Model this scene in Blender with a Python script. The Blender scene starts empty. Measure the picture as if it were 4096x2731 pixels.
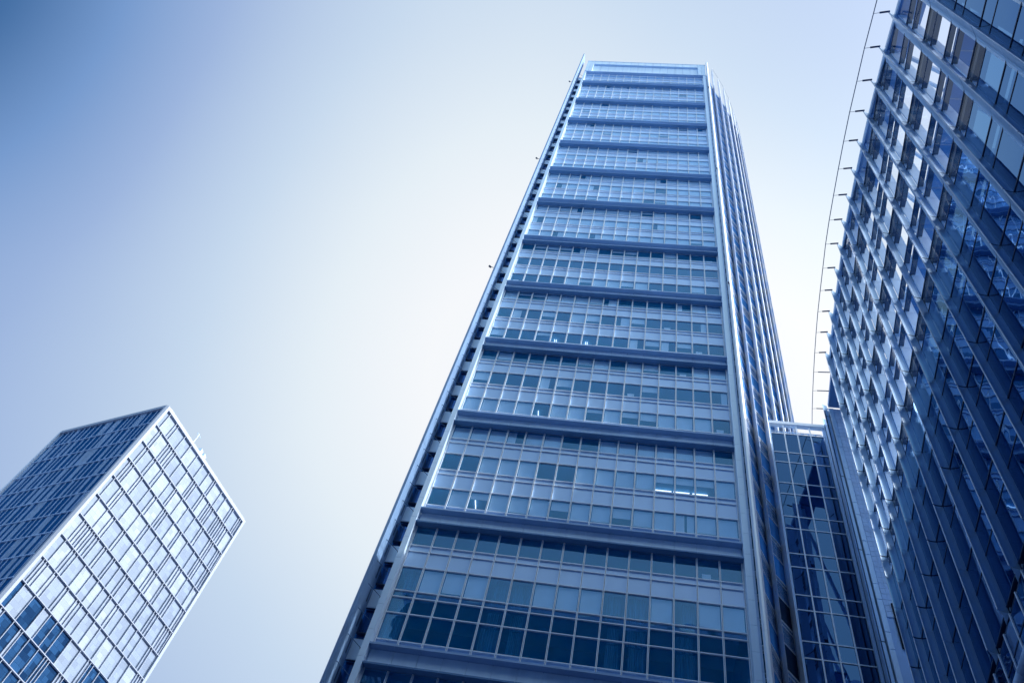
import bpy, math, random
from mathutils import Vector, Matrix
random.seed(7)
scene = bpy.context.scene
COL = scene.collection
EYE = 1.6                      # eye height above the ground; the heights below are measured from the eye

# ------------------------------------------------------------------ camera
FPX, YAW, PITCH, ROLL = 3485.6, 15.58737, 147.92526, 18.05164
cd = bpy.data.cameras.new('camera'); cam = bpy.data.objects.new('camera', cd); COL.objects.link(cam)
cd.sensor_width = 36.0; cd.lens = FPX * 36 / 4096; cd.clip_start = .1; cd.clip_end = 20000
cam.matrix_world = Matrix.Translation((0, 0, EYE)) @ (Matrix.Rotation(math.radians(YAW), 4, 'Z')
                   @ Matrix.Rotation(math.radians(PITCH), 4, 'X') @ Matrix.Rotation(math.radians(ROLL), 4, 'Z'))
scene.camera = cam

# ------------------------------------------------------------------ sky and sun
SUN = Vector((.78, -.08, .62)).normalized()
w = bpy.data.worlds.new('World'); scene.world = w; w.use_nodes = True
N = w.node_tree.nodes; L = w.node_tree.links; N.clear()
out = N.new('ShaderNodeOutputWorld')
sky = N.new('ShaderNodeTexSky'); sky.sky_type = 'NISHITA'; sky.sun_disc = False
sky.sun_elevation = math.asin(SUN.z); sky.sun_rotation = math.atan2(SUN.x, SUN.y)
sky.dust_density = 3.0
b1 = N.new('ShaderNodeBackground'); b1.inputs['Strength'].default_value = .02
L.new(sky.outputs[0], b1.inputs[0])
tc = N.new('ShaderNodeTexCoord')
def lobe(d, sharp):            # brightness falling off with the angle to a direction of the sky
    dot = N.new('ShaderNodeVectorMath'); dot.operation = 'DOT_PRODUCT'; dot.inputs[1].default_value = Vector(d).normalized()
    L.new(tc.outputs['Generated'], dot.inputs[0])
    m = N.new('ShaderNodeMath'); m.operation = 'SUBTRACT'; m.inputs[0].default_value = 1; L.new(dot.outputs['Value'], m.inputs[1])
    s = N.new('ShaderNodeMath'); s.operation = 'MULTIPLY'; s.inputs[1].default_value = -sharp; L.new(m.outputs[0], s.inputs[0])
    e = N.new('ShaderNodeMath'); e.operation = 'EXPONENT'; L.new(s.outputs[0], e.inputs[0])
    return e.outputs[0]
def madd(a, k, b=None, c=0.0):
    m = N.new('ShaderNodeMath'); m.operation = 'MULTIPLY_ADD'; L.new(a, m.inputs[0]); m.inputs[1].default_value = k
    if b is None: m.inputs[2].default_value = c
    else: L.new(b, m.inputs[2])
    return m.outputs[0]
glow = lobe((-.109, .572, .813), 8.5)    # the haze in front of the camera is thickest here
west = lobe((-.677, .044, .735), 28)     # deeper blue patch of sky to the west
east = lobe((.792, -.08, .605), 2.2)       # bright round the sun
v = madd(glow, .45, None, .50)
v = madd(west, -.38, v)
v = madd(east, .26, v)
south = lobe((0, -.85, .5), 2.6)
v = madd(south, .34, v)
v = madd(lobe((.36, .10, .93), 16), -.24, v)
v = madd(lobe((.22, .52, .82), 34), .13, v)
hz_ = N.new('ShaderNodeTexNoise'); hz_.inputs['Scale'].default_value = 2.2; hz_.inputs['Detail'].default_value = 4; hz_.inputs['Roughness'].default_value = .45
L.new(tc.outputs['Generated'], hz_.inputs[0])
v = madd(hz_.outputs[0], .06, madd(v, 1, None, -.03))
cr = N.new('ShaderNodeValToRGB'); L.new(v, cr.inputs[0])
stops = [(0, (.007, .045, .156)), (.2, (.02, .08, .22)), (.34, (.050, .150, .36)), (.48, (.18, .325, .62)), (.62, (.345, .475, .745)),
         (.78, (.59, .72, .88)), (.90, (.82, .90, .955)), (1, (.97, .985, 1))]
E_ = cr.color_ramp.elements
E_[0].position, E_[0].color = stops[0][0], (*stops[0][1], 1); E_[1].position, E_[1].color = stops[-1][0], (*stops[-1][1], 1)
for p, c in stops[1:-1]:
    e = E_.new(p); e.color = (*c, 1)
b2 = N.new('ShaderNodeBackground'); b2.inputs['Strength'].default_value = .93
# the sky away from the sun, behind the camera, is a clearer and deeper blue
sep = N.new('ShaderNodeSeparateXYZ'); L.new(tc.outputs['Generated'], sep.inputs[0])
mr = N.new('ShaderNodeMapRange'); mr.interpolation_type = 'SMOOTHSTEP'; mr.inputs['From Min'].default_value = .12; mr.inputs['From Max'].default_value = -.35
L.new(sep.outputs['Y'], mr.inputs['Value'])
tn = N.new('ShaderNodeMix'); tn.data_type = 'RGBA'; tn.blend_type = 'MULTIPLY'; tn.inputs[7].default_value = (.78, .96, 1.06, 1)
L.new(mr.outputs[0], tn.inputs[0]); L.new(cr.outputs[0], tn.inputs[6]); L.new(tn.outputs[2], b2.inputs[0])
ad = N.new('ShaderNodeAddShader'); L.new(b1.outputs[0], ad.inputs[0]); L.new(b2.outputs[0], ad.inputs[1]); 
aur = N.new('ShaderNodeBackground'); aur.inputs['Color'].default_value = (.95, .975, 1, 1)      # aureole of the hazy sun
L.new(madd(lobe(SUN, 11), 3.2), aur.inputs['Strength'])
ad2 = N.new('ShaderNodeAddShader'); L.new(ad.outputs[0], ad2.inputs[0]); L.new(aur.outputs[0], ad2.inputs[1]); L.new(ad2.outputs[0], out.inputs[0])
sd = bpy.data.lights.new('sun', 'SUN'); sd.energy = 5.0; sd.angle = math.radians(.5); sd.color = (1, .985, .965)
so = bpy.data.objects.new('sun', sd); COL.objects.link(so); so.rotation_euler = SUN.to_track_quat('Z', 'Y').to_euler(); so.location = (0, 0, 300)
scene.view_settings.view_transform = 'Standard'; scene.view_settings.look = 'None'
scene.view_settings.exposure = 0; scene.view_settings.gamma = 1
scene.render.engine = 'CYCLES'; scene.cycles.max_bounces = 8; scene.cycles.transparent_max_bounces = 16

# ------------------------------------------------------------------ materials
def mat(name, col, rough=.5, metal=0.0, noise=.12, nscale=.35, emit=None, estr=0, streak=False):
    m = bpy.data.materials.new(name); m.use_nodes = True
    n = m.node_tree.nodes; l = m.node_tree.links; p = n['Principled BSDF']
    p.inputs['Roughness'].default_value = rough; p.inputs['Metallic'].default_value = metal
    t = n.new('ShaderNodeTexCoord'); mp = n.new('ShaderNodeMapping'); l.new(t.outputs['Object'], mp.inputs[0])
    if streak: mp.inputs['Scale'].default_value = (3, 3, .15)
    z = n.new('ShaderNodeTexNoise'); z.inputs['Scale'].default_value = nscale; z.inputs['Detail'].default_value = 6
    l.new(mp.outputs[0], z.inputs[0])
    r = n.new('ShaderNodeMapRange'); r.inputs['From Min'].default_value = .3; r.inputs['From Max'].default_value = .7
    r.inputs['To Min'].default_value = 1 - noise; r.inputs['To Max'].default_value = 1 + noise; l.new(z.outputs[0], r.inputs[0])
    x = n.new('ShaderNodeVectorMath'); x.operation = 'SCALE'; x.inputs[0].default_value = col; l.new(r.outputs[0], x.inputs['Scale'])
    l.new(x.outputs[0], p.inputs['Base Color'])
    if emit: p.inputs['Emission Color'].default_value = (*emit, 1); p.inputs['Emission Strength'].default_value = estr
    return m
def glass(name, tint, ior=1.7, gl=(.62, .78, 1.0), clear=.5, wave=.012, boost=0.0, rough=.0, fk=1.0):
    """coated pane: Fresnel reflection over a tinted, partly see-through body"""
    m = bpy.data.materials.new(name); m.use_nodes = True
    n = m.node_tree.nodes; l = m.node_tree.links; n.clear()
    o = n.new('ShaderNodeOutputMaterial')
    g = n.new('ShaderNodeBsdfGlossy'); g.inputs['Color'].default_value = (*gl, 1); g.inputs['Roughness'].default_value = rough
    tr = n.new('ShaderNodeBsdfTransparent'); tr.inputs['Color'].default_value = (*[min(1, clear * c) for c in ((.86, .94, 1) if .9 < clear < 1 else (.4, .75, 1) if clear < 1 else (.86, .92, 1))], 1)
    di = n.new('ShaderNodeBsdfDiffuse'); di.inputs['Color'].default_value = (*tint, 1)
    mx = n.new('ShaderNodeMixShader'); mx.inputs[0].default_value = (.04 if clear > 1 else .13 if clear > .9 else .25) if clear else 1.0
    l.new(tr.outputs[0], mx.inputs[1]); l.new(di.outputs[0], mx.inputs[2])
    ge = n.new('ShaderNodeNewGeometry'); dt = n.new('ShaderNodeVectorMath'); dt.operation = 'DOT_PRODUCT'
    l.new(ge.outputs['Normal'], dt.inputs[0]); l.new(ge.outputs['Incoming'], dt.inputs[1])
    def mth(op, a_, b_):
        q = n.new('ShaderNodeMath'); q.operation = op; q.use_clamp = True
        for k_, v_ in ((0, a_), (1, b_)):
            if isinstance(v_, (int, float)): q.inputs[k_].default_value = v_
            elif v_ is not None: l.new(v_, q.inputs[k_])
        return q.outputs[0]
    aq = n.new('ShaderNodeMath'); aq.operation = 'ABSOLUTE'; l.new(dt.outputs['Value'], aq.inputs[0])
    f0 = ((ior - 1) / (ior + 1)) ** 2 + boost                       # Schlick, the same from both sides of the pane
    pw = mth('POWER', mth('SUBTRACT', 1.0, aq.outputs[0]), 4.0)
    fr_ = mth('ADD', mth('MULTIPLY', pw, (1 - f0) * fk), f0)
    gc = n.new('ShaderNodeMix'); gc.data_type = 'RGBA'; gc.inputs[6].default_value = (*[c ** 3.6 for c in gl], 1); gc.inputs[7].default_value = (*gl, 1)
    l.new(mth('MULTIPLY', pw, 2.2), gc.inputs[0]); l.new(gc.outputs[2], g.inputs['Color'])
    class bo: outputs = [fr_]
    mm = n.new('ShaderNodeMixShader'); l.new(bo.outputs[0], mm.inputs[0]); l.new(mx.outputs[0], mm.inputs[1]); l.new(g.outputs[0], mm.inputs[2])
    if wave:
        t = n.new('ShaderNodeTexCoord'); z = n.new('ShaderNodeTexNoise'); z.inputs['Scale'].default_value = .55; z.inputs['Detail'].default_value = 1.5
        l.new(t.outputs['Object'], z.inputs[0])
        b = n.new('ShaderNodeBump'); b.inputs['Strength'].default_value = 1; b.inputs['Distance'].default_value = wave
        l.new(z.outputs[0], b.inputs['Height']); l.new(b.outputs[0], g.inputs['Normal'])
    l.new(mm.outputs[0], o.inputs[0]); return m
M = dict(
    alu=mat('pale_blue_aluminium', (.66, .83, .99), .42, .15, .07, .5, streak=True),
    alu_mid=mat('blue_grey_aluminium', (.44, .62, .86), .45, .15, .08, .5),
    fin_w=mat('dark_fin_aluminium', (.17, .30, .50), .5, .1, .12, .5),  # darker base tone for the left corner fin
    sill=mat('shaded_sill_panel', (.30, .46, .70), .5, .1, .08, .4),  # milder shade under the sills, put into the base colour
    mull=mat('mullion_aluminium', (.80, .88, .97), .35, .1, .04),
    soffit=mat('shaded_underside_panel', (.10, .23, .44), .5, .1, .08, .4),  # shade under ledges and roof edges put into a darker base colour
    dark=mat('dark_blue_steel', (.004, .035, .10), .5, .1, .1),
    spandrel=mat('spandrel_glass_panel', (.44, .66, .96), .15, .1, .05, .25),
    blind=mat('window_blind', (.88, .93, 1.0), .8, 0, .06, .8),
    curtain=mat('window_curtain', (.03, .20, .40), .9, 0, .35, 2.2, streak=True),
    room=mat('office_interior', (.02, .19, .50), .9, 0, .2, .4),
    ceiling=mat('office_ceiling', (.10, .36, .70), .9, 0, .1, .6),
    blade=mat('fin_aluminium', (.38, .57, .78), .28, .3, .06, .4, streak=True),
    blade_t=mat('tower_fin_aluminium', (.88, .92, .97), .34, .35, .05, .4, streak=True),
    tile=mat('stone_tile', (.68, .78, .93), .6, 0, .08, 1.2),
    lamp=mat('office_lamp', (.9, .95, 1), .5, 0, 0, 1, (.85, .93, 1), 2.2),
    ground=mat('paving_stone', (.16, .21, .32), .8, 0, .2, .3),
    road=mat('asphalt', (.04, .055, .09), .85, 0, .2, .6),
    paint=mat('road_paint', (.7, .75, .85), .6, 0, .15, 2),
    cable=mat('cable_steel', (.03, .09, .2), .4, .6, .05),
    g_tower=glass('tower_window_glass', (0, .55, 1.0), 1.7, (.70, .86, 1.0), .95, .012, .08),
    g_side=glass('side_window_glass', (0, .08, .22), 1.6, (.60, .78, 1.0), .4, .012, .14),
    g_fin=glass('tinted_curtain_glass', (0, .02, .08), 1.62, (.50, .75, 1.0), .3, .012, .18),
    g_clear=glass('clear_screen_glass', (.02, .06, .16), 1.2, (.9, .95, 1.0), 1.25, .008, 0, 0, .3),
    g_link=glass('link_glass', (0, .003, .012), 1.6, (.62, .80, 1.0), 0, .006, .12),
    g_west=glass('block_shaded_glass', (0, .055, .15), 1.5, (.3, .6, .9), 0, .01, .0),  # darker tint carries the shade of the block's left face
)

# ------------------------------------------------------------------ mesh helpers
class MB:
    def __init__(s): s.v = []; s.f = []; s.m = []; s.mats = []
    def mi(s, m):
        if m not in s.mats: s.mats.append(m)
        return s.mats.index(m)
    def face(s, pts, m=0):
        k = len(s.v); s.v += [tuple(p) for p in pts]; s.f.append(tuple(range(k, k + len(pts)))); s.m.append(m); return s
    def box(s, x0, x1, y0, y1, z0, z1, m=0):
        return s.prism([(x0, y0), (x1, y0), (x1, y1), (x0, y1)], z0, z1, m)
    def prism(s, poly, z0, z1, m=0):
        """z0 / z1 are heights or lists of heights per corner"""
        n = len(poly); k = len(s.v)
        za = z0 if isinstance(z0, (list, tuple)) else [z0] * n; zb = z1 if isinstance(z1, (list, tuple)) else [z1] * n
        s.v += [(p[0], p[1], a) for p, a in zip(poly, za)] + [(p[0], p[1], b) for p, b in zip(poly, zb)]
        s.f.append(tuple(k + i for i in range(n))[::-1]); s.f.append(tuple(k + n + i for i in range(n))); s.m += [m, m]
        for i in range(n):
            j = (i + 1) % n; s.f.append((k + i, k + j, k + n + j, k + n + i)); s.m.append(m)
        return s
    def wall(s, a, b, z0, z1, t, m=0):
        """upright slab from a to b (plan points), thickness t to the left of a->b"""
        d = Vector((b[0] - a[0], b[1] - a[1])).normalized(); nx, ny = -d.y * t, d.x * t
        return s.prism([(a[0], a[1]), (b[0], b[1]), (b[0] + nx, b[1] + ny), (a[0] + nx, a[1] + ny)], z0, z1, m)
    def tube(s, p, q, r, n=8, m=0, r2=None):
        p = Vector(p); q = Vector(q); d = (q - p).normalized(); u = d.orthogonal().normalized(); w_ = d.cross(u); k = len(s.v)
        r2 = r if r2 is None else r2
        for c, rr in ((p, r), (q, r2)):
            for i in range(n):
                a = 2 * math.pi * i / n; s.v.append(tuple(c + u * math.cos(a) * rr + w_ * math.sin(a) * rr))
        for i in range(n): s.f.append((k + i, k + (i + 1) % n, k + n + (i + 1) % n, k + n + i)); s.m.append(m)
        s.f.append(tuple(k + i for i in range(n))[::-1]); s.f.append(tuple(k + n + i for i in range(n))); s.m += [m, m]
        return s
    def beam(s, p, q, w_, h, m=0):
        p = Vector(p); q = Vector(q); d = (q - p).normalized(); a = d.cross(Vector((0, 0, 1)))
        a = a.normalized() * w_ / 2 if a.length > 1e-4 else Vector((w_ / 2, 0, 0)); b = d.cross(a).normalized() * h / 2; k = len(s.v)
        for c in (p, q): s.v += [tuple(c + a + b), tuple(c - a + b), tuple(c - a - b), tuple(c + a - b)]
        for i in range(4): s.f.append((k + i, k + (i + 1) % 4, k + 4 + (i + 1) % 4, k + 4 + i)); s.m.append(m)
        s.f += [(k + 3, k + 2, k + 1, k), (k + 4, k + 5, k + 6, k + 7)]; s.m += [m, m]; return s
    def build(s, name, mats, parent=None, kind=None, smooth=False):
        if not s.v: return None
        me = bpy.data.meshes.new(name); me.from_pydata([(x, y, z + EYE) for x, y, z in s.v], [], s.f); me.update()
        if not isinstance(mats, (list, tuple)): mats = [mats]
        for m in mats: me.materials.append(m)
        if len(mats) > 1: me.polygons.foreach_set('material_index', s.m)
        if smooth: me.polygons.foreach_set('use_smooth', [True] * len(s.f))
        import bmesh
        bm = bmesh.new(); bm.from_mesh(me); bmesh.ops.recalc_face_normals(bm, faces=bm.faces); bm.to_mesh(me); bm.free()
        o = bpy.data.objects.new(name, me); COL.objects.link(o)
        if parent: o.parent = parent
        if kind: o['kind'] = kind
        return o
def thing(name, label, cat):
    o = bpy.data.objects.new(name, None); COL.objects.link(o); o['label'] = label; o['category'] = cat; o.empty_display_size = .5
    return o
R3 = cam.matrix_world.to_3x3()
def pix(p):                     # how large a piece shows: used only to choose which panes become parts of their own
    q = R3.transposed() @ Vector(p)
    if q.z > -.1: return None
    x = 2048 + FPX * q.x / -q.z; y = 1365.5 - FPX * q.y / -q.z
    return (x, y, -q.z) if -100 < x < 4196 and -100 < y < 2831 else None
def many(items, name, parent, limit=100):
    """items: (centre, size, list of (mesh builder, materials, sub-part name)); the largest become parts, the others one object"""
    sc = []
    for it in items:
        q = pix(it[0]); sc.append((it[1] / q[2] ** 2 if q else 0, it))
    sc.sort(key=lambda t: -t[0])
    rest = MB(); rmats = []; sub = {}
    for i, (s_, it) in enumerate(sc):
        layers = it[2]
        if i < limit and s_ > 0:
            root = layers[0][0].build(name, layers[0][1], parent)
            for mb, m, nm in layers[1:]: mb.build(nm, m, root)
        else:
            for j, (mb, m, nm) in enumerate(layers):
                tgt = rest if j == 0 else sub.setdefault(nm, MB())
                ml = rmats if j == 0 else sub.setdefault(nm + '#', [])
                if m not in ml: ml.append(m)
                k = len(tgt.v); tgt.v += mb.v; tgt.f += [tuple(a + k for a in f) for f in mb.f]; tgt.m += [ml.index(m)] * len(mb.f)
    ro = rest.build(name, rmats, parent, 'stuff') if rest.v else None
    for nm in [k for k in sub if not k.endswith('#')]:
        sub[nm].build(nm, sub[nm + '#'], ro, 'stuff')

# ------------------------------------------------------------------ ground
MB().box(-900, 900, -900, 900, -EYE - .5, -EYE).build('ground', M['ground'])['kind'] = 'structure'
MB().box(-9, 5, -600, 38, -EYE + .004, -EYE + .008).build('road', M['road'])['kind'] = 'structure'
MB().box(-9.3, -9.0, -600, 38.3, -EYE + .001, -EYE + .13).box(5, 5.3, -600, 38.3, -EYE + .001, -EYE + .13).build('kerb', M['tile'])['kind'] = 'structure'
pm = MB()
for i in range(60): pm.box(-2.08, -1.92, -320 + i * 6, -317 + i * 6, -EYE + .012, -EYE + .014)
pm.build('road_marking', M['paint'])['kind'] = 'structure'

# ================================================================== MAIN TOWER
T = thing('office_tower', 'tall glass office tower with ledges across its front every three storeys, in the middle', 'building')
YF, YG = 43.5, 44.12
X0, X1, NB = -14.79, 8.35, 15
DX = (X1 - X0) / NB
LIP = {1: 180.65}
for k in range(2, 16): LIP[k] = 173.03 - 12.555 * (k - 2)
xs = [X0 + DX * i for i in range(NB + 1)]
EP = [(9.12, 43.75), (9.66, 44.35), (10.7, 46.3), (12.15, 48.0), (13.5, 49.75), (14.78, 51.65), (15.86, 53.6), (16.85, 55.65), (17.65, 57.75), (18.3, 59.9)]
ENOSE = [(9.16, 43.0), None, (10.83, 45.25), (12.26, 46.95), (13.59, 48.8), (14.8, 50.75), (15.87, 52.7), (16.84, 54.7), (17.7, 56.8), (18.38, 58.95)]
ETOP = [190, 0, 194.2, 193.2, 192.8, 191.9, 190.3, 189.7, 188.2, 187]
# solid core
core = [(-15.2, 50.5), (8.3, 50.5), (9.3, 49), (10.6, 49), (13.3, 51.8), (15.6, 55.5), (17.2, 59.6), (17.2, 62), (-15.2, 62)]
MB().prism(core, -EYE, 180.2).build('core', M['room'], T)
cr_ = MB()   # recessed crown wall under a head band
for i in range(16):
    a = -15.3 + 1.52 * i
    for z0, z1, y in ((180.9, 183.6, 43.98), (183.63, 187.2, 43.98), (187.3, 189.4, 43.6)):
        cr_.box(a + .03, a + 1.49, y, y + .06, z0, z1)
cr_.build('parapet_panel', M['alu'], T)
MB().box(-15.3, 9.02, 44.05, 45.3, 180.7, 189.45).box(-15.3, 9.02, 43.67, 44.04, 187.25, 189.4).build('parapet_wall', M['alu_mid'], T)
for a, b in ((-15.28, -13.85), (7.5, 8.98)):
    pr = MB()
    for z0, z1 in ((180.9, 183.9), (183.93, 187.24)): pr.box(a, (a + b) / 2 - .03, 43.52, 43.97, z0, z1).box((a + b) / 2, b, 43.52, 43.97, z0, z1)
    pr.build('parapet_pier', M['alu'], T)
MB().box(-15.32, 9.04, 43.55, 46, 189.5, 189.65).build('parapet_coping', M['alu'], T)
# side frames of the front
for nm, a, b in (('frame_pier', -15.27, -14.86), ('frame_pier', 8.42, 8.88)):
    mb = MB()
    z = 0.3
    while z < 180.2:
        mb.box(a, b, YF - .02, 44.3, z, z + 2.07); z += 2.0925
    mb.box(a + .05, b - .05, YF + .05, 44.25, -EYE, 180.4)
    mb.build(nm, M['alu'], T)
# ledges
for k in range(1, 15):
    z = LIP[k]
    def strip(y0, y1, z0, z1, m, name):
        mb = MB()
        for i in range(NB):
            a = xs[i] - (.17 if i == 0 else 0); b = xs[i + 1] + (.13 if i == NB - 1 else 0)
            mb.box(a + .012, b - .012, y0, y1, z0, z1)
        mb.box(xs[0] - .1, xs[-1] + .08, y0 + .04, y1 - .01, z0 + .03, z1 - .02)
        return mb.build(name, m, T)
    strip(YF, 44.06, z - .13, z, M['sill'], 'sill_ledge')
    if k > 1:
        mb = MB()
        for i in range(NB): mb.box(xs[i] + .015, xs[i + 1] - .015, 44.02, 44.08, z - 1.43, z - .15)
        mb.box(xs[0] - .1, xs[-1] + .06, 44.09, 44.2, z - 1.44, z - .14)
        mb.build('ledge_panel', M['alu'], T)
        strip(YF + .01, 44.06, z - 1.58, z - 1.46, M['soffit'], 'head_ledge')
# the windows
pat = {8: ('DppppBDppDDpDDp', 'DDDDDDDDDDDDDDD', 'pDDDBpBBpBpDDpD'), 9: ('BppBBBppDDDDpBB', 'DpDpDBpDppDpDpD', 'pDDpDDDDDpppppD'),
       10: ('DpDDDDpBDBpDpBB', 'pDDDppDDDppDDDp', 'BBBBDBBpBppBBBp'), 11: ('BBBpBBDDBBBBBBD', 'DDBBBDDBBBBhhhB', 'DBpBBBpBBpBBvBB'),
       12: ('DDDDDDDDDDDDDpD', 'CBBBCCBBBCCBCBB', 'CDDDCCDDDCCDCDD')}
ROW = [(0.12, -1.87), (-3.87, -5.97), (-8.18, -10.25)]
wins = []; lamps = []
def pane(x0, x1, z0, z1, code, zc):
    mb = MB(); mb.face([(x0, YG, z0), (x1, YG, z0), (x1, YG, z1), (x0, YG, z1)])
    L_ = [(mb, M['g_tower'], 'window')]
    def bl(a, b, c, d, m, nm='blind', y=YG + .10): q = MB(); q.box(a, b, y, y + .02, c, d); L_.append((q, m, nm))
    h = z1 - z0
    if code == 'B': bl(x0 + .06, x1 - .06, z0 + random.choice((.05, .05, .12, .3)), z1, M['blind'])
    elif code == 'p':
        c = random.random()
        if c < .5: bl(x0 + .06, x1 - .06, z0 + h * random.uniform(.3, .75), z1, M['blind'])
        elif c < .8:
            f = random.uniform(.3, .6); bl(x0 + .06 + (x1 - x0) * (f if c < .65 else 0), x1 - .06 - (0 if c < .65 else (x1 - x0) * f), z0 + .05, z1, M['blind'])
        else: bl(x0 + .3, x0 + .9, z0, z0 + h * .35, M['blind'], 'paper_stack')
    elif code == 'h': bl(x0 + .06, x1 - .06, z0 + h * .62, z1, M['blind'])
    elif code == 'v': bl(x0 + .06, x0 + .68, z0 + .05, z1, M['blind']); bl(x0 + .86, x1 - .06, z0 + .05, z1, M['blind'])
    elif code == 'C':
        a = x0 + random.uniform(.1, .5); q = MB(); n_ = 14; b = x1 - random.uniform(.05, .3)
        for i in range(n_):
            u0 = a + (b - a) * i / n_; u1 = a + (b - a) * (i + 1) / n_
            q.face([(u0, YG + .3 + .06 * (i % 2), z0), (u1, YG + .3 + .06 * ((i + 1) % 2), z0), (u1, YG + .3 + .06 * ((i + 1) % 2), z1), (u0, YG + .3 + .06 * (i % 2), z1)])
        L_.append((q, M['curtain'], 'curtain'))
    wins.append((((x0 + x1) / 2, YG, (z0 + z1) / 2), (x1 - x0) * h, L_))
for k in range(1, 14):
    H = LIP[k] - 1.58 if k > 1 else 180.5
    bot = LIP[k + 1]
    hgt = H - bot
    if k == 1: rows = [(-.5, -2.4), (-4.4, -6.3)]; trs = [-.45, -2.45, -3.0, -4.4, -6.35]; gaps = [(0, -.45), (-2.45, -3), (-3, -4.4), (-6.35, -hgt)]
    elif k == 12:
        rows = [(.0, -1.87), (-3.95, -6.12), (-6.12, -6.68), (-6.68, -8.05), (-8.05, -10.24)]; trs = [-1.87, -2.46, -3.95, -6.12, -6.68, -8.05, -10.24]
        gaps = [(-1.87, -2.46), (-2.46, -3.95), (-10.24, -hgt)]
    else:
        rows = [(0, -1.75), (-3.75, -5.85), (-8.06, -10.1)]; trs = [-1.75, -2.33, -3.75, -5.85, -6.41, -8.06, -10.1]
        gaps = [(-1.75, -2.33), (-2.33, -3.75), (-5.85, -6.41), (-6.41, -8.06), (-10.1, -hgt)]
    codes = pat.get(k)
    for r, (a, b) in enumerate(rows):
        for i in range(NB):
            if codes:
                c = codes[min(r, 2)][i]
                if k == 12: c = {0: codes[0][i], 1: codes[1][i], 2: 'D', 3: codes[2][i], 4: codes[2][i]}[r]
            elif k < 8: c = random.choice('BBBBBBBp' if k < 6 else 'BBBp')
            else: c = 'D'
            pane(xs[i] + .05, xs[i + 1] - .05, H + b + .04, H + a - .04, c, 0)
    for a, b in gaps:
        sp = MB()
        for i in range(NB): sp.box(xs[i] + .05, xs[i + 1] - .05, YG + (.0 if a - b > 1 else .02), YG + .06, H + b + .035, H + a - .035)
        sp.build('spandrel_row', M['spandrel'], T)
    gr = MB()
    for x in xs:
        for s in (-1, 1): gr.box(x + s * .035 - .022, x + s * .035 + .022, YG - .14, YG + .05, bot + .01, H - .005)
        gr.box(x - .014, x + .014, YG - .09, YG + .05, bot + .01, H - .005, 1)
    for t in trs: gr.box(X0, X1, YG - .10, YG + .04, H + t - .035, H + t + .035)
    gr.build('mullion_grid', [M['mull'], M['dark']], T)
    fl = MB()
    for a, b in gaps:
        if a - b > .9: fl.box(X0, X1, YG + .12, 50.4, H + b + .06, H + a - .1)
    fl.box(X0, X1, YG + .12, 50.4, H + .02, H + 1.5) if k > 1 else None
    fl.build('floor_slab', M['ceiling'], T)
many(wins, 'window', T)
# lit ceiling strips seen through the glass
for k, r, i, dx, ln in ((11, 1, 11, .05, 1.35), (11, 1, 12, .02, 1.25), (11, 1, 13, -.05, 1.2), (10, 2, 4, .35, 0), (11, 0, 6, .15, 0), (11, 0, 7, 1.2, 0), (9, 2, 4, .25, 0), (9, 2, 6, .3, 0), (11, 2, 2, .3, 0)):
    H = LIP[k] - 1.58; z = H + [.2, -3.75, -8.06][r] - .12; x = xs[i] + dx
    mb = MB()
    if ln: mb.box(x, x + ln, YG + 1.42, YG + 1.50, z, z + .05)
    else:
        mb.box(x, x + .07, YG + .75, YG + 1.6, z, z + .05)
        if k == 9: mb.box(x + .17, x + .24, YG + .75, YG + 1.6, z, z + .05)
    mb.build('strip_lamp', M['lamp'], T)

# ---- the left edge: outrigger fin, brackets, recessed bays
sf = [(-16.66, 43.25), (-16.56, 42.72), (-16.38, 42.72), (-16.30, 43.3), (-16.22, 44.35), (-16.42, 44.35)]
z = 192.4
while z > 1:
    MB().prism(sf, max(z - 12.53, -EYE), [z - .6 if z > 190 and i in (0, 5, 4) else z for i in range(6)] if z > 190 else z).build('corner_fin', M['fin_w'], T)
    MB().tube((-16.64, 43.0, max(z - 12.5, -EYE)), (-16.64, 43.0, z - .05), .05, 6).build('edge_trim', M['mull'], T)
    z -= 12.555
MB().prism([(-16.6, 43.3), (-16.5, 42.8), (-16.4, 42.8), (-16.35, 44.3)], -EYE, 190).build('corner_fin_core', M['dark'], T)
back = MB(); bayw = MB(); post = MB(); rod = MB()
z = 178.0; i = 0
while z > 0:
    back.box(-16.40, -15.27, 44.42, 44.55, z - 1.55, z)                 # pale panel
    bayw.face([(-16.28, 44.72, z - 4.15), (-15.27, 44.72, z - 4.15), (-15.27, 44.72, z - 1.55), (-16.28, 44.72, z - 1.55)])
    post.box(-16.28, -15.27, 44.5, 44.74, z - 3.62, z - 3.55).box(-16.28, -15.27, 44.5, 44.74, z - 4.17, z - 4.1).box(-16.28, -15.27, 44.5, 44.61, z - 1.6, z - 1.52)
    for dz in (0, 2.09):
        rod.tube((-16.34, 43.25, z - .6 - dz), (-15.24, 43.62, z - 1.35 - dz), .022)
        rod.box(-15.34, -15.14, 43.56, 43.6, z - 1.40 - dz, z - 1.36 - dz)
        post.box(-16.32, -16.24, 43.9, 44.7, z - 1.5 - dz, z - .4 - dz)
    z -= 4.185
back.build('side_panel', M['alu'], T, 'stuff'); bayw.build('side_window', M['g_side'], T, 'stuff')
post.build('bracket', M['dark'], T, 'stuff'); rod.build('tie_rod', M['cable'], T, 'stuff')
MB().box(-16.42, -15.22, 44.8, 50.4, -EYE, 180).build('side_wall', M['room'], T)
for (x, y, z) in ((-16.72, 42.75, 168.4), (-16.72, 42.8, 123.6), (-16.72, 42.75, 86.4)):
    f = MB(); f.tube((x + .1, y, z), (x - .3, y - .05, z + .1), .035).tube((x - .22, y, z + .05), (x - .42, y - .08, z + .2), .11, 10, 0, .13)
    f.build('floodlight', M['dark'], T)

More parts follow.
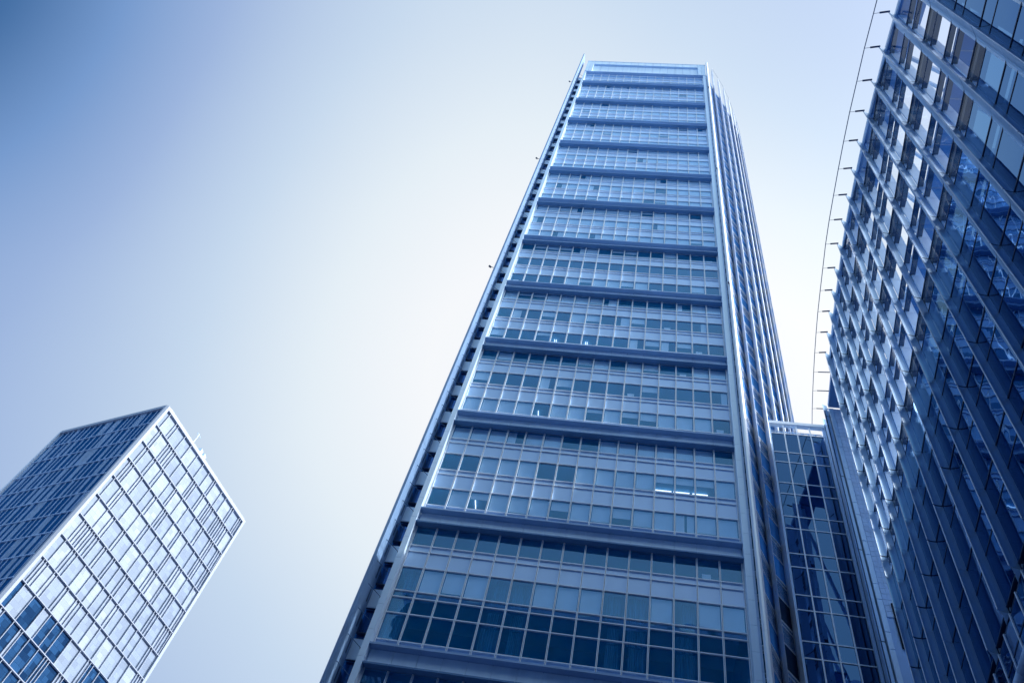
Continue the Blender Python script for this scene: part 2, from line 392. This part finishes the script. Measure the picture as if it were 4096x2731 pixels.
# ---- the right edge: pier, shadow gap and the stepped east side
pp = MB(); gp = MB(); z = 181.0
while z > 0:
    pp.box(8.90, 9.08, 43.62, 44.4, z - 2.06, z); pp.box(8.9, 9.10, 43.7, 44.4, z - 2.09, z - 2.06)
    for dz in (0, .35): gp.box(9.07, 9.24, 43.66, 43.95, z - .06 - dz, z - dz)
    z -= 2.0925
pp.build('edge_panel', M['alu_mid'], T); gp.build('gap_bracket', M['alu'], T, 'stuff')
MB().box(9.1, 9.16, 44.0, 46, -EYE, 181).build('gap_lining', M['dark'], T)
z = 190.0; cf = [(9.13, 43.50), (9.10, 43.22), (9.20, 43.0), (9.34, 42.98), (9.56, 43.35), (9.68, 44.0), (9.50, 44.35), (9.30, 44.1)]
first = True
while z > 0:
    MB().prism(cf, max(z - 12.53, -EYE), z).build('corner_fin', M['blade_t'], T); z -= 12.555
MB().prism([(9.2, 43.3), (9.3, 43.2), (9.5, 43.5), (9.5, 44.2)], -EYE, 189).build('corner_fin_core', M['dark'], T)
def mix(a, b, t): return (a[0] + (b[0] - a[0]) * t, a[1] + (b[1] - a[1]) * t)
JE = [98.2 + 12.6 * i for i in range(-7, 8)]
for i in range(1, len(EP) - 1):
    a, b = EP[i], EP[i + 1]
    wl = MB(); sill = MB()
    z = 181.2; n_ = 0; lou = []
    sg = []
    while z > 0:
        top = z; w0 = z - 3.35; w1 = z - 1.15       # pale spandrel over a dark window
        wl.wall(a, b, w1, z - .02, .2); wl.wall(a, b, z - 4.17, w0, .2)
        sill.wall(mix(a, b, -.0), b, w0 - .06, w0, -.08).wall(a, b, w0 - .42, w0 - .36, -.06).wall(a, b, w1, w1 + .05, -.07)
        mb = MB(); d = Vector((b[0] - a[0], b[1] - a[1])).normalized(); nx, ny = -d.y * .1, d.x * .1
        if (i == 2 and z < 48):
            for q in range(18): mb.beam((a[0] - ny * .0 + .03, a[1] + .03, w0 + .06 + q * .12), (b[0] - .03, b[1] - .03, w0 + .06 + q * .12), .1, .05)
            mb.build('louvre', M['dark'], T)
        else:
            mb.face([(a[0] + nx, a[1] + ny, w0), (b[0] + nx, b[1] + ny, w0), (b[0] + nx, b[1] + ny, w1), (a[0] + nx, a[1] + ny, w1)])
            sg.append((((a[0] + b[0]) / 2, (a[1] + b[1]) / 2, (w0 + w1) / 2), 1.0, [(mb, M['g_side'], 'side_pane')]))
        z -= 4.185; n_ += 1
    wl.build('side_bay_wall', M['mull'], T, 'stuff'); sill.build('side_bay_sill', M['mull'], T, 'stuff')
    many(sg, 'side_pane', T, 12)
    # backing and roof top
    MB().wall(mix(a, b, 0), b, -EYE, 181, .9).build('side_bay_lining', M['room'], T)
    if i + 1 < len(ENOSE) and i >= 1:
        n0 = ENOSE[i + 1]; r = b
        t = Vector((b[0] - a[0], b[1] - a[1])).normalized(); o = Vector((t.y, -t.x))
        nn = Vector(n0); rr = Vector(r)
        m1 = nn.lerp(rr, .45) - o * .10; m2 = nn.lerp(rr, .45) + o * .10; e = rr + t * .22 - o * .02
        poly = [(nn.x, nn.y), (m1.x, m1.y), (rr.x, rr.y), (e.x, e.y), (m2.x + t.x * .25, m2.y + t.y * .25), (nn.x + t.x * .05, nn.y + t.y * .05)]
        zt = ETOP[i + 1]; cuts = [zt] + [j for j in reversed(JE) if j < zt - 2] + [-EYE]
        fo = None
        for q in range(len(cuts) - 1):
            tz = cuts[q]; zl = [tz] * 6
            if q == 0: zl = [tz, tz - .9, tz - 1.3, tz - 1.3, tz - .9, tz]
            MB().prism(poly, cuts[q + 1] + (.05 if cuts[q + 1] > 0 else 0), zl if q == 0 else tz - .05).build('side_fin', M['blade_t'], T)
            if q: 
                sm = [( (p[0] - rr.x) * .9 + rr.x, (p[1] - rr.y) * .9 + rr.y) for p in poly]
                MB().prism(sm, tz - .045, tz + .045).build('fin_joint', M['mull'], T)
        if i < 8:
            n1 = ENOSE[i + 2]; MB().tube((nn.x, nn.y, zt - .6), (n1[0], n1[1], ETOP[i + 2] - .6), .02).build('top_cable', M['cable'], T)
for zz_ in (123.0, 86.4, 168):
    MB().tube((9.3, 43.0, zz_), (9.15, 42.7, zz_ + .1), .03).tube((9.17, 42.75, zz_ + .05), (9.06, 42.55, zz_ + .22), .09, 10).build('floodlight', M['dark'], T)

# ================================================================== FINNED BUILDING ON THE RIGHT
K = .598
B = thing('finned_building', 'curved glass building on the right clad in closely set vertical metal fins', 'building')
def cx(u): return K * (23.03 + .02278 * (u - 15) + .001249 * (u - 15) ** 2)      # glass line (u: distance / K)
FU = [16.83 + 3.76 * j for j in range(-7, 14)]
SP = [(16.58, 98.62), (20.22, 100.16), (24.04, 101.42), (27.82, 102.88), (31.58, 104.11), (35.36, 105.31), (39.04, 106.48), (42.86, 107.77), (46.58, 108.85), (50.14, 109.52), (53.87, 110.45), (57.58, 111.48), (61.27, 112.31), (64.89, 113.04), (70, 114.1), (79.5, 116.2)]
def roof(u):
    if u < SP[0][0]: return K * (98.62 - .36 * (SP[0][0] - u))
    for (a, za), (b, zb) in zip(SP, SP[1:]):
        if u <= b: return K * (za + (zb - za) * (u - a) / (b - a))
    return K * SP[-1][1]
ZLOW = 26.0
JT = [K * (71.97 + 14.05 * n) for n in range(-3, 4)]         # full joints
JH = [K * (71.97 + 7.025 + 14.05 * n) for n in range(-3, 3)]  # hairline joints
def blade_poly(u, s=1.0):
    y = u * K; x = cx(u); sl = .0456 / 2 + .0025 * (u - 15)          # slope of the facade line
    t = Vector((sl, 1)).normalized(); o = Vector((-t.y, t.x))        # o points out of the building
    def P(i, a): v_ = Vector((x, y)) + o * ((.70 - i) * K * s) + t * ((a - .16) * K); return (v_.x, v_.y)
    return [P(0, 0), P(.10, .05), P(.26, .105), (P(.48, .145)), P(.70, .16), P(.70, 1.22), P(.655, 1.02), P(.56, .80), P(.38, .54), P(.20, .27), P(.07, .09)]
def make_blade(u, ztop, parent, zlow=ZLOW, name='vertical_fin', tiplow=True):
    poly = blade_poly(u); n = len(poly)
    js = sorted([(j, 1) for j in JT if zlow + .5 < j < ztop - .5] + [(j, 0) for j in JH if zlow + .5 < j < ztop - .5], reverse=True)
    cuts = [(ztop, 2)] + js + [(zlow, 3)]
    for q in range(len(cuts) - 1):
        t, kt = cuts[q]; b, kb = cuts[q + 1]
        gt = .05 if kt == 1 else .012; gb = .05 if kb == 1 else .012
        zt = [t - gt] * n; zb = [b + gb] * n
        if kt == 2:
            raise_ = [.0, -.10, -.25, -.38, -.45, -.9, -.8, -.7, -.45, -.22, -.05]; zt = [t + r_ for r_ in raise_]
        if kb == 3: zb = [b, b - .02, b - .05, b - .08, b - .1, b - .1, b + .0, b, b, b, b]
        f = MB().prism(poly, zb, zt).build(name, M['blade'], parent)
        MB().tube((poly[0][0], poly[0][1], zb[0]), (poly[0][0], poly[0][1], zt[0]), .028, 6).build('edge_trim', M['mull'], f)
        if kb == 1: 
            pts = [(p[0] * .97 + poly[4][0] * .03, p[1] * .97 + poly[4][1] * .03) for p in poly]
            MB().prism(pts, b - .04, b + .04).build('fin_joint', M['dark'], f)
for u in FU: make_blade(u, roof(u - .3), B)
# inner structure: upright panels behind each fin, transoms, panes
UB = 68 * K
upan = MB()
for u in FU:
    x, y = cx(u), u * K; zt = roof(u) - .6
    mb = MB(); z = ZLOW
    while z < zt:
        mb.box(x + .06, x + .62, y - .04, y + .04, z, min(z + 1.38, zt)); z += 1.4
    mb.build('inner_panel', M['alu'], B)
lev = []
n = -6
while True:
    z = K * (71.97 + 7.025 * n)
    if z > 70: break
    if z > ZLOW - .5: lev.append((z, n % 2 == 0)); 
    n += 1
def run(z, depth, h, inn, name, m, umax=66, umin=-9.0, off=0.0):
    mb = MB(); us = [umin + 3.76 * q for q in range(40) if umin + 3.76 * q < umax] + [umax]
    for a, b in zip(us, us[1:]):
        if z > roof(a) - .5: continue
        pa = (cx(a) + inn, a * K); pb = (cx(b) + inn, b * K)
        mb.prism([pa, (pa[0] + depth, pa[1]), (pb[0] + depth, pb[1]), pb], z - h / 2, z + h / 2)
    return mb.build(name, m, B)
for z, full in lev:
    run(z, .30, .07, -.03, 'transom', M['dark']); run(z - 1.46, .28, .06, -.02, 'transom', M['dark'])
    if full: run(z - .40, .5, .3, .04, 'transom_box', M['dark'])
pan = []
us = [-9.5] + FU
zs = sorted([z for z, _ in lev] + [z - 1.46 for z, _ in lev])
zs = [z for z in zs if z >= ZLOW - .3]
for a, b in zip(us, us[1:]):
    zr = roof(a) - .5
    zz = [z for z in zs if z < zr - .3] + [zr]
    for z0, z1 in zip(zz, zz[1:]):
        mb = MB(); mb.face([(cx(a), a * K, z0 + .035), (cx(b), b * K, z0 + .035), (cx(b), b * K, z1 - .035), (cx(a), a * K, z1 - .035)])
        clear = (z0 > UB - .6 and a > 12.5)
        pan.append(((cx(a), (a + b) / 2 * K, (z0 + z1) / 2), (z1 - z0) * 2.2, [(mb, M['g_clear'] if clear else M['g_fin'], 'curtain_pane')]))
many(pan, 'curtain_pane', B)
# body
def bodypoly(u0, u1, inn, back):
    q = []; u = u0
    while u < u1: q.append((cx(u) + inn, u * K)); u += 4
    q.append((cx(u1) + inn, u1 * K)); return q + [(back, u1 * K), (back, u0 * K)]
MB().prism(bodypoly(-9.5, 66, 1.6, 34), ZLOW - .2, UB - .6).build('body', M['room'], B)
MB().prism(bodypoly(-9.5, 12.9, .7, 34), UB - .58, 57).build('upper_body', M['room'], B)
for z, full in lev:
    if z < UB: MB().prism(bodypoly(-9.5, 66, .35, 17), z - 1.35, z - .15).build('floor_slab', M['ceiling'], B)
# roof rim: a slab following the glass line, with a pale edge
rim = MB(); edge = MB(); us2 = [-9.5 + 2 * q for q in range(38)] + [66.2]
for a, b in zip(us2, us2[1:]):
    za, zb = roof(a) - .55, roof(b) - .55
    rim.prism([(cx(a) - .02, a * K), (cx(a) + 1.5, a * K), (cx(b) + 1.5, b * K), (cx(b) - .02, b * K)], [za - .15, za - .15, zb - .15, zb - .15], [za, za, zb, zb])
    edge.prism([(cx(a) - .12, a * K), (cx(a) - .03, a * K), (cx(b) - .03, b * K), (cx(b) - .12, b * K)], [za - .3, za - .3, zb - .3, zb - .3], [za + .05, za + .05, zb + .05, zb + .05])
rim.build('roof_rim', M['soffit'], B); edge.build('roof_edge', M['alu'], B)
for u in range(14, 66, 7):     # raking frames that hold the screen above the roof
    x = cx(u); f = MB(); zt = roof(u) - 1.2
    f.beam((x + .7, u * K, UB - .5), (x + 6, u * K, UB + .2), .3, .35).beam((x + 1.2, u * K, zt), (x + 6, u * K, UB + .2), .2, .25).beam((x + .9, u * K, (zt + UB) / 2 + 3), (x + 4, u * K, UB + .2), .15, .15)
    f.build('raking_frame', M['alu_mid'], B)
gal = MB()
for a, b in zip(us2, us2[1:]):
    if a > 12.5:
        for zz_ in (UB + 7.2,): gal.prism([(cx(a) + .55, a * K), (cx(a) + 1.5, a * K), (cx(b) + 1.5, b * K - .03), (cx(b) + .55, b * K - .03)], zz_, zz_ + .15)
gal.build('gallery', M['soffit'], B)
# cable on struts along the roof
prev = None
for j in range(0, 18):
    u = 16.83 + 3.76 * j - .3
    x = cx(u + .16) - .7 * K; y = u * K; z = roof(u) - .15
    if j < 14:
        s = MB().tube((x + .06, y + .03, z - .12), (x - .52, y + .13, z - .1), .06).tube((x - .5, y + .13, z - .1), (x - .86, y + .19, z - .1), .014)
    else: s = MB().tube((x + .9, y - .1, z - .3), (x - .5, y + .13, z - .1), .045).tube((x - .5, y + .13, z - .1), (x - .86, y + .19, z - .1), .014)
    s.build('cable_strut', M['cable'], B)
for j in range(-3, 17):
    def node(j): u = 16.83 + 3.76 * j - .3; return (cx(u + .16) - .7 * K - .86, u * K + .19, roof(u) - .25)
    MB().tube(node(j), node(j + 1), .03, 6).build('roof_cable', M['cable'], B)
# far end: recess under the roof, tiled wall and the last fins
YW = 45.4
MB().prism([(cx(66) + .1, 66 * K), (cx(70) + .15, 70 * K), (17.42, YW), (34, YW), (34, 66 * K)], [roof(66) - .5, roof(70) - .5, 68.35, 68.35, roof(66) - .5], [roof(66) - .1, roof(70) - .1, 68.8, 68.8, roof(66) - .1]).build('roof_soffit', M['soffit'], B)
tw = MB(); x = 17.84
tw.box(17.46, 34, YW + .1, 50, -EYE, 68.3)
strip_ = MB(); z = 68.2; i = 0
while z > 30:
    strip_.box(17.46, 17.80, YW, YW + .11, z - 1.38 - (1.42 if i % 2 else 0), z - .02); z -= 1.42 + (1.42 if i % 2 else 0); i += 1
strip_.build('wall_pilaster', M['alu'], B)
tl = MB(); z = 68.2
while z > 44.2:
    for q in range(8): tl.box(17.84 + q * .36, 18.185 + q * .36, YW + .03, YW + .12, z - .50, z - .015)
    z -= .515
tl.build('wall_tile', M['tile'], B)
tw.build('end_wall', M['alu_mid'], B)
MB().box(21, 34, 66.3 * K, YW - .02, -EYE, 67.6).build('added_sun_blocker', M['alu_mid'], B)  # added hidden volume that keeps the sun off the tower's corner fin
MB().box(18.3, 19.6, YW - .06, YW + .05, 41.4, 45.2).build('niche_dark_panel', mat('unlit_opening', (.001, .006, .02), .9, 0, 0), B)  # flat near-black box; the darkness inside the opening is put into its colour
for (nx_, ny_, zt) in ((16.97, 45.5, 69.0), (17.34, 47.3, 69.4)):
    poly = [(nx_ + p[0], ny_ + p[1]) for p in [(0, 0), (.15, .06), (.40, .09), (.40, .7), (.33, .55), (.2, .3)]]
    cuts = [zt] + [zt - 1.85 - 8.4 * q for q in range(8)]; cuts = [c for c in cuts if c > 20] + [-EYE]
    for q in range(len(cuts) - 1):
        MB().prism(poly, cuts[q + 1] + .05, [cuts[q] - .04] * 6 if q else [zt, zt - .1, zt - .2, zt - .4, zt - .3, zt - .1]).build('vertical_fin', M['blade'], B)
    MB().prism([(nx_ + p[0] * .85 + .06, ny_ + p[1] * .85 + .02) for p in [(0, 0), (.15, .06), (.40, .09), (.40, .7), (.33, .55), (.2, .3)]], -EYE, zt - 1).build('fin_core', M['dark'], B)
# base below the fins: recessed shop front and eaves beam
MB().prism(bodypoly(-9.5, 66, .9, 34), -EYE, ZLOW - .25).build('base_wall', M['room'], B)
bm_ = MB()
for u in [q for f_ in FU for q in (f_, f_ + 1.88)]: bm_.box(cx(u) - .05, cx(u) + .06, u * K - .035, u * K + .035, -EYE, ZLOW - .1)
bm_.build('base_mullion', M['mull'], B)
bg = MB()
for a, b in zip(us, us[1:]):
    for z0, z1 in ((-1.5, 5), (5.05, 12), (12.05, 18.5), (18.55, 22.1), (22.15, ZLOW - .2)): bg.face([(cx(a), a * K + .04, z0), (cx(b), b * K - .04, z0), (cx(b), b * K - .04, z1), (cx(a), a * K + .04, z1)])
bg.build('base_glazing', M['g_fin'], B, 'stuff')
cb = MB(); cpn = MB(); cbr = MB(); cu = [-9 + 2.5 * q for q in range(30)]
for a, b in zip(cu, cu[1:]):
    cb.tube((cx(a) - 1.02, a * K, 22), (cx(b) - 1.02, b * K - .015, 22), .17, 14)
    cpn.prism([(cx(a) - .84, a * K), (cx(a) - .03, a * K), (cx(b) - .03, b * K - .02), (cx(b) - .84, b * K - .02)], 22.0, 22.08)
cb.build('canopy_beam', M['alu_mid'], B, smooth=True); cpn.build('canopy_panel', M['alu_mid'], B)

# ================================================================== GLASS LINK BETWEEN THE TWO
G = thing('glass_link', 'narrow glass link with a trussed top joining the tall tower and the finned building', 'building')
YL = 47.8; gx = [12.65, 13.805, 14.96, 16.115, 17.27]
hz = [68.62, 68.2, 66.97, 64.17, 62.77]
z = 59.94
while z > 0: hz += [z, z - 1.42]; z -= 4.2
fr = MB()
for x in gx[1:-1]: fr.box(x - .045, x + .045, YL - .08, YL + .05, 0, 68.6)
for h in hz: fr.box(gx[0], gx[-1], YL - .06, YL + .04, h - .035, h + .035)
fr.box(gx[0] - .1, 17.8, YL - .2, YL + .25, 68.3, 68.66)
fr.build('mullion_grid', M['mull'], G)
pl = MB(); z = 68.3
for a, b in zip(hz[1:], hz[2:]): pl.box(12.42, 12.62, YL - .1, YL + .3, b + .03, a).box(17.3, 17.85, YL - .05, YL + .2, b + .03, a)
pl.box(12.44, 12.6, YL - .06, YL + .3, 0, 68.3).box(17.32, 17.85, YL, YL + .2, 0, 68.3)
pl.build('edge_column', M['alu_mid'], G)
lw = []
for a, b in zip(gx, gx[1:]):
    for h0, h1 in zip(hz[1:], hz[2:]):
        top = h0 > 68
        mb = MB(); mb.face([(a + .04, YL, h1 + .03), (b - .04, YL, h1 + .03), (b - .04, YL, h0 - .03), (a + .04, YL, h0 - .03)])
        lw.append((((a + b) / 2, YL, (h0 + h1) / 2), (h0 - h1), [(mb, M['g_clear'] if top else M['g_link'], 'glass_pane')]))
many(lw, 'glass_pane', G)
tr = MB()
for yy in (YL + .6, YL + 3.5):
    tr.tube((12.6, yy, 68.1), (17.3, yy, 68.1), .06).tube((12.6, yy, 67.0), (17.3, yy, 67.0), .06)
    for q in range(4):
        a = 12.7 + q * 1.15; tr.tube((a, yy, 67.0), (a + .57, yy, 68.1), .04).tube((a + .57, yy, 68.1), (a + 1.15, yy, 67.0), .04)
for q in range(5):
    a = 12.7 + q * 1.15; tr.tube((a, YL + .6, 68.1), (a, YL + 3.5, 68.1), .04).tube((a, YL + .6, 68.1), (a + 1.1, YL + 3.5, 68.1), .035)
tr.build('roof_truss', M['alu'], G)
MB().box(12.7, 17.3, YL + .35, YL + 6, 0, 66.9).build('link_interior', M['room'], G)
br = MB()
for z in (39.5,):
    br.tube((12.7, YL + .25, z - 1.3), (14.9, YL + .25, z + .2), .04).tube((12.7, YL + .25, z + .2), (14.9, YL + .25, z - 1.3), .04).tube((15, YL + .25, z + .2), (17.2, YL + .25, z - 1.3), .04).tube((15, YL + .25, z - 1.3), (17.2, YL + .25, z + .2), .04)
br.build('cross_brace', M['mull'], G)

# ================================================================== OFFICE BLOCK AT THE LEFT
A = thing('office_block', 'box-shaped office block seen corner-on at the lower left, pale grid over white and dark glass', 'building')
C0 = Vector((-70.89, 77.48)); dR = Vector((8.68, 22.13)).normalized(); dL = Vector((-20.09, 7.4)).normalized(); LR, LL = 23.76, 21.41
ob = [C0, C0 + dR * LR, C0 + dR * LR + dL * LL, C0 + dL * LL]
inset = []
ctr = (ob[0] + ob[2]) / 2
inset = [tuple(p + (ctr - p) * .03) for p in ob]
MB().prism(inset, -EYE, 99.6).build('core', M['room'], A)
def fpt(d, s, o): n_ = Vector((d.y, -d.x)) if d is dR else Vector((-d.y, d.x)); p = C0 + d * s + n_ * o; return (p.x, p.y)
tones = [mat('block_pane_%s' % n_, c, .12, 0, .0) for n_, c in (('white', (.66, .76, .93)), ('pale', (.46, .62, .88)), ('mid', (.28, .46, .78)))]
def paneled(name, base, gl, boost):
    """glass over blinds and furniture: a patchwork of small rectangles in the pane's own colour"""
    m = glass(name, base, 1.7, gl, 0, .006, boost)
    n_ = m.node_tree.nodes; l = m.node_tree.links; di = [x for x in n_ if x.type == 'BSDF_DIFFUSE'][0]
    uv = n_.new('ShaderNodeTexCoord'); br_ = n_.new('ShaderNodeTexBrick'); br_.inputs['Scale'].default_value = 1.0
    br_.inputs['Brick Width'].default_value = 1.3; br_.inputs['Row Height'].default_value = .8; br_.inputs['Mortar Size'].default_value = .012
    br_.inputs['Color1'].default_value = (*base, 1); br_.inputs['Color2'].default_value = (*[min(1, c * 1.45 + (.02 if base[0] > .05 else k_)) for c, k_ in zip(base, (.02, .06, .12))], 1); br_.inputs['Mortar'].default_value = (*[c * .6 for c in base], 1)
    br_.offset = .37; br_.squash = .6; br_.squash_frequency = 3
    l.new(uv.outputs['UV'], br_.inputs[0]); l.new(br_.outputs[0], di.inputs[0]); return m
M['g_e1'] = paneled('block_lit_glass', (.16, .21, .29), (.84, .87, .92), .10)
M['g_e2'] = paneled('block_lit_glass_pale', (.25, .30, .38), (.84, .87, .92), .10)
M['grid_e'] = mat('block_grid_aluminium', (.34, .40, .50), .5, 0, .03)
M['g_e3'] = paneled('block_lit_dark_reflection', (.008, .03, .08), (.35, .48, .66), .0)  # dark reflection at the lower left, put into the panes' own colour
ZF = [100.0, 96.15] + [96.15 - 3.95 * i for i in range(1, 26)]
rnd = random.Random(5)
frame = MB()
bp = []
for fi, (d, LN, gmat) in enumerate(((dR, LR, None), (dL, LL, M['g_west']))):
    for r in range(len(ZF) - 1):
        zt, zb = ZF[r], ZF[r + 1]
        if zt < 20: break
        f = MB(); s = 0.0; cells = []
        f.wall(fpt(d, 0, .0), fpt(d, LN, .0), zb - .06, zb + .05, -.30 if fi == 0 else .20)
        f.wall(fpt(d, 0, .0), fpt(d, LN, .0), zb + .05, zb + .10, -.12 if fi == 0 else .12)
        s = rnd.uniform(.3, 1.6); prev_s = 0.05
        while True:
            cells.append((prev_s, s)); 
            if s >= LN: break
            hw = .036 if fi == 0 else .032
            a, b = fpt(d, s - hw, 0), fpt(d, s + hw, 0)
            f.wall(a, b, zb + .05, zt - .11, -.26 if fi == 0 else .14)
            prev_s = s; s += rnd.choice((.45, .5, .55, 1.3, 1.6, 1.8, 2.0) if fi == 0 else (.3, .35, .9, 1.0, 1.2))
            if s > LN - .3: s = LN
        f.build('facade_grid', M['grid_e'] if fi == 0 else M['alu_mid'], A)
        for (s0, s1) in cells:
            p, q = fpt(d, s0, .02), fpt(d, s1, .02)
            mb = MB(); mb.face([(*p, zb + .05), (*q, zb + .05), (*q, zt - .11), (*p, zt - .11)])
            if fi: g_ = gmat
            else:
                t = rnd.random(); low = zt < 67.5 and s0 < 17 - max(0, 60 - zt) * .3  # low: zone of the painted dark reflection
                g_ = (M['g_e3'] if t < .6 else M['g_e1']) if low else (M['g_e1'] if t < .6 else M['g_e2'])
            bp.append((((p[0] + q[0]) / 2, (p[1] + q[1]) / 2, (zb + zt) / 2), (s1 - s0) * 3.8, [(mb, g_, 'window')]))
many(bp, 'window', A)
ce = MB(); ce.prism([fpt(dR, -.05, .35), fpt(dR, .35, .35), fpt(dR, .35, 0), fpt(dL, .30, 0), fpt(dL, .30, .35), fpt(dL, -.05, .35)], -EYE, 100.35); ce.build('corner_post', M['grid_e'], A)
ce = MB(); ce.wall(fpt(dR, LR - .35, .0), fpt(dR, LR + .1, .0), -EYE, 100.3, -.36); ce.build('end_post', M['grid_e'], A)
ce = MB(); ce.wall(fpt(dL, LL - .3, .0), fpt(dL, LL + .1, .0), -EYE, 100.3, .36); ce.build('end_post', M['blade_t'], A)
rp = MB(); rp.wall(fpt(dR, .35, .0), fpt(dR, LR - .35, .0), 99.75, 100.4, -.36).wall(fpt(dL, .3, .0), fpt(dL, LL - .3, .0), 99.75, 100.38, .36); rp.build('roof_parapet', M['grid_e'], A)
MB().prism([tuple(p + (ctr - p) * .02) for p in ob], 99.65, 99.9).build('roof', M['alu_mid'], A)
for s_, h in ((7.6, 3.2), (9.6, 1.6), (10.6, 1.5)):
    p = fpt(dR, s_, -.6); a_ = MB().tube((*p, 99.8), (*p, 100.3 + h), .05)
    if h > 3: a_.tube((p[0] - .1, p[1] - .5, 103.2), (p[0] + .1, p[1] + .7, 103.4), .05)
    else: a_.box(p[0] - .3, p[0] + .3, p[1] - .4, p[1] + .4, 100.2, 100.2 + h)
    a_.build('roof_mast' if h > 3 else 'roof_unit', M['alu'], A)
# UVs in metres along each pane so the patchwork keeps its size
for o in bpy.data.objects:
    if o.type == 'MESH' and any(m and m.name.startswith('block_lit') for m in o.data.materials):
        me = o.data; uvl = me.uv_layers.new(name='uv')
        for lp in me.loops:
            c = me.vertices[lp.vertex_index].co; uvl.data[lp.index].uv = ((Vector((c.x, c.y)) - C0).dot(dR), c.z)

# ================================================================== ADDED UNSEEN BLOCKS (darken the mirrored view in lower panes and the light on the fins)
Q = thing('added_dark_block', 'added unseen dark block behind the camera, darkening the lower panes and the light from the south', 'building')
MB().box(-34, 60, -62, -20, -EYE, 96).build('wall', mat('added_block_dark', (.03, .09, .18), .8, 0, .2, .2), Q)
ww = MB()
for k in range(22):
    for i in range(23): ww.box(-32 + i * 4, -29.4 + i * 4, -20.02, -19.96, 3 + k * 4.2, 5.2 + k * 4.2)
ww.build('window', M['g_west'], Q, 'stuff')
MB().box(-34.4, 60.4, -62, -19.6, 96, 97.2).build('roof', M['alu_mid'], Q)

Q2 = thing('added_dark_block', 'added unseen dark block to the west, shading the lower fins of the finned building', 'building')
MB().box(-78, -33, -60, -4, -EYE, 78).build('wall', bpy.data.materials['added_block_dark'], Q2)  # added out of view to hold back western sky light
ww = MB()
for k in range(18):
    for i in range(13): ww.box(-33.04, -32.96, -58 + i * 4.1, -55.4 + i * 4.1, 3 + k * 4.2, 5.2 + k * 4.2)
ww.build('window', M['g_west'], Q2, 'stuff')
MB().box(-78.4, -32.6, -60.4, -3.6, 78, 79.2).build('roof', M['alu_mid'], Q2)
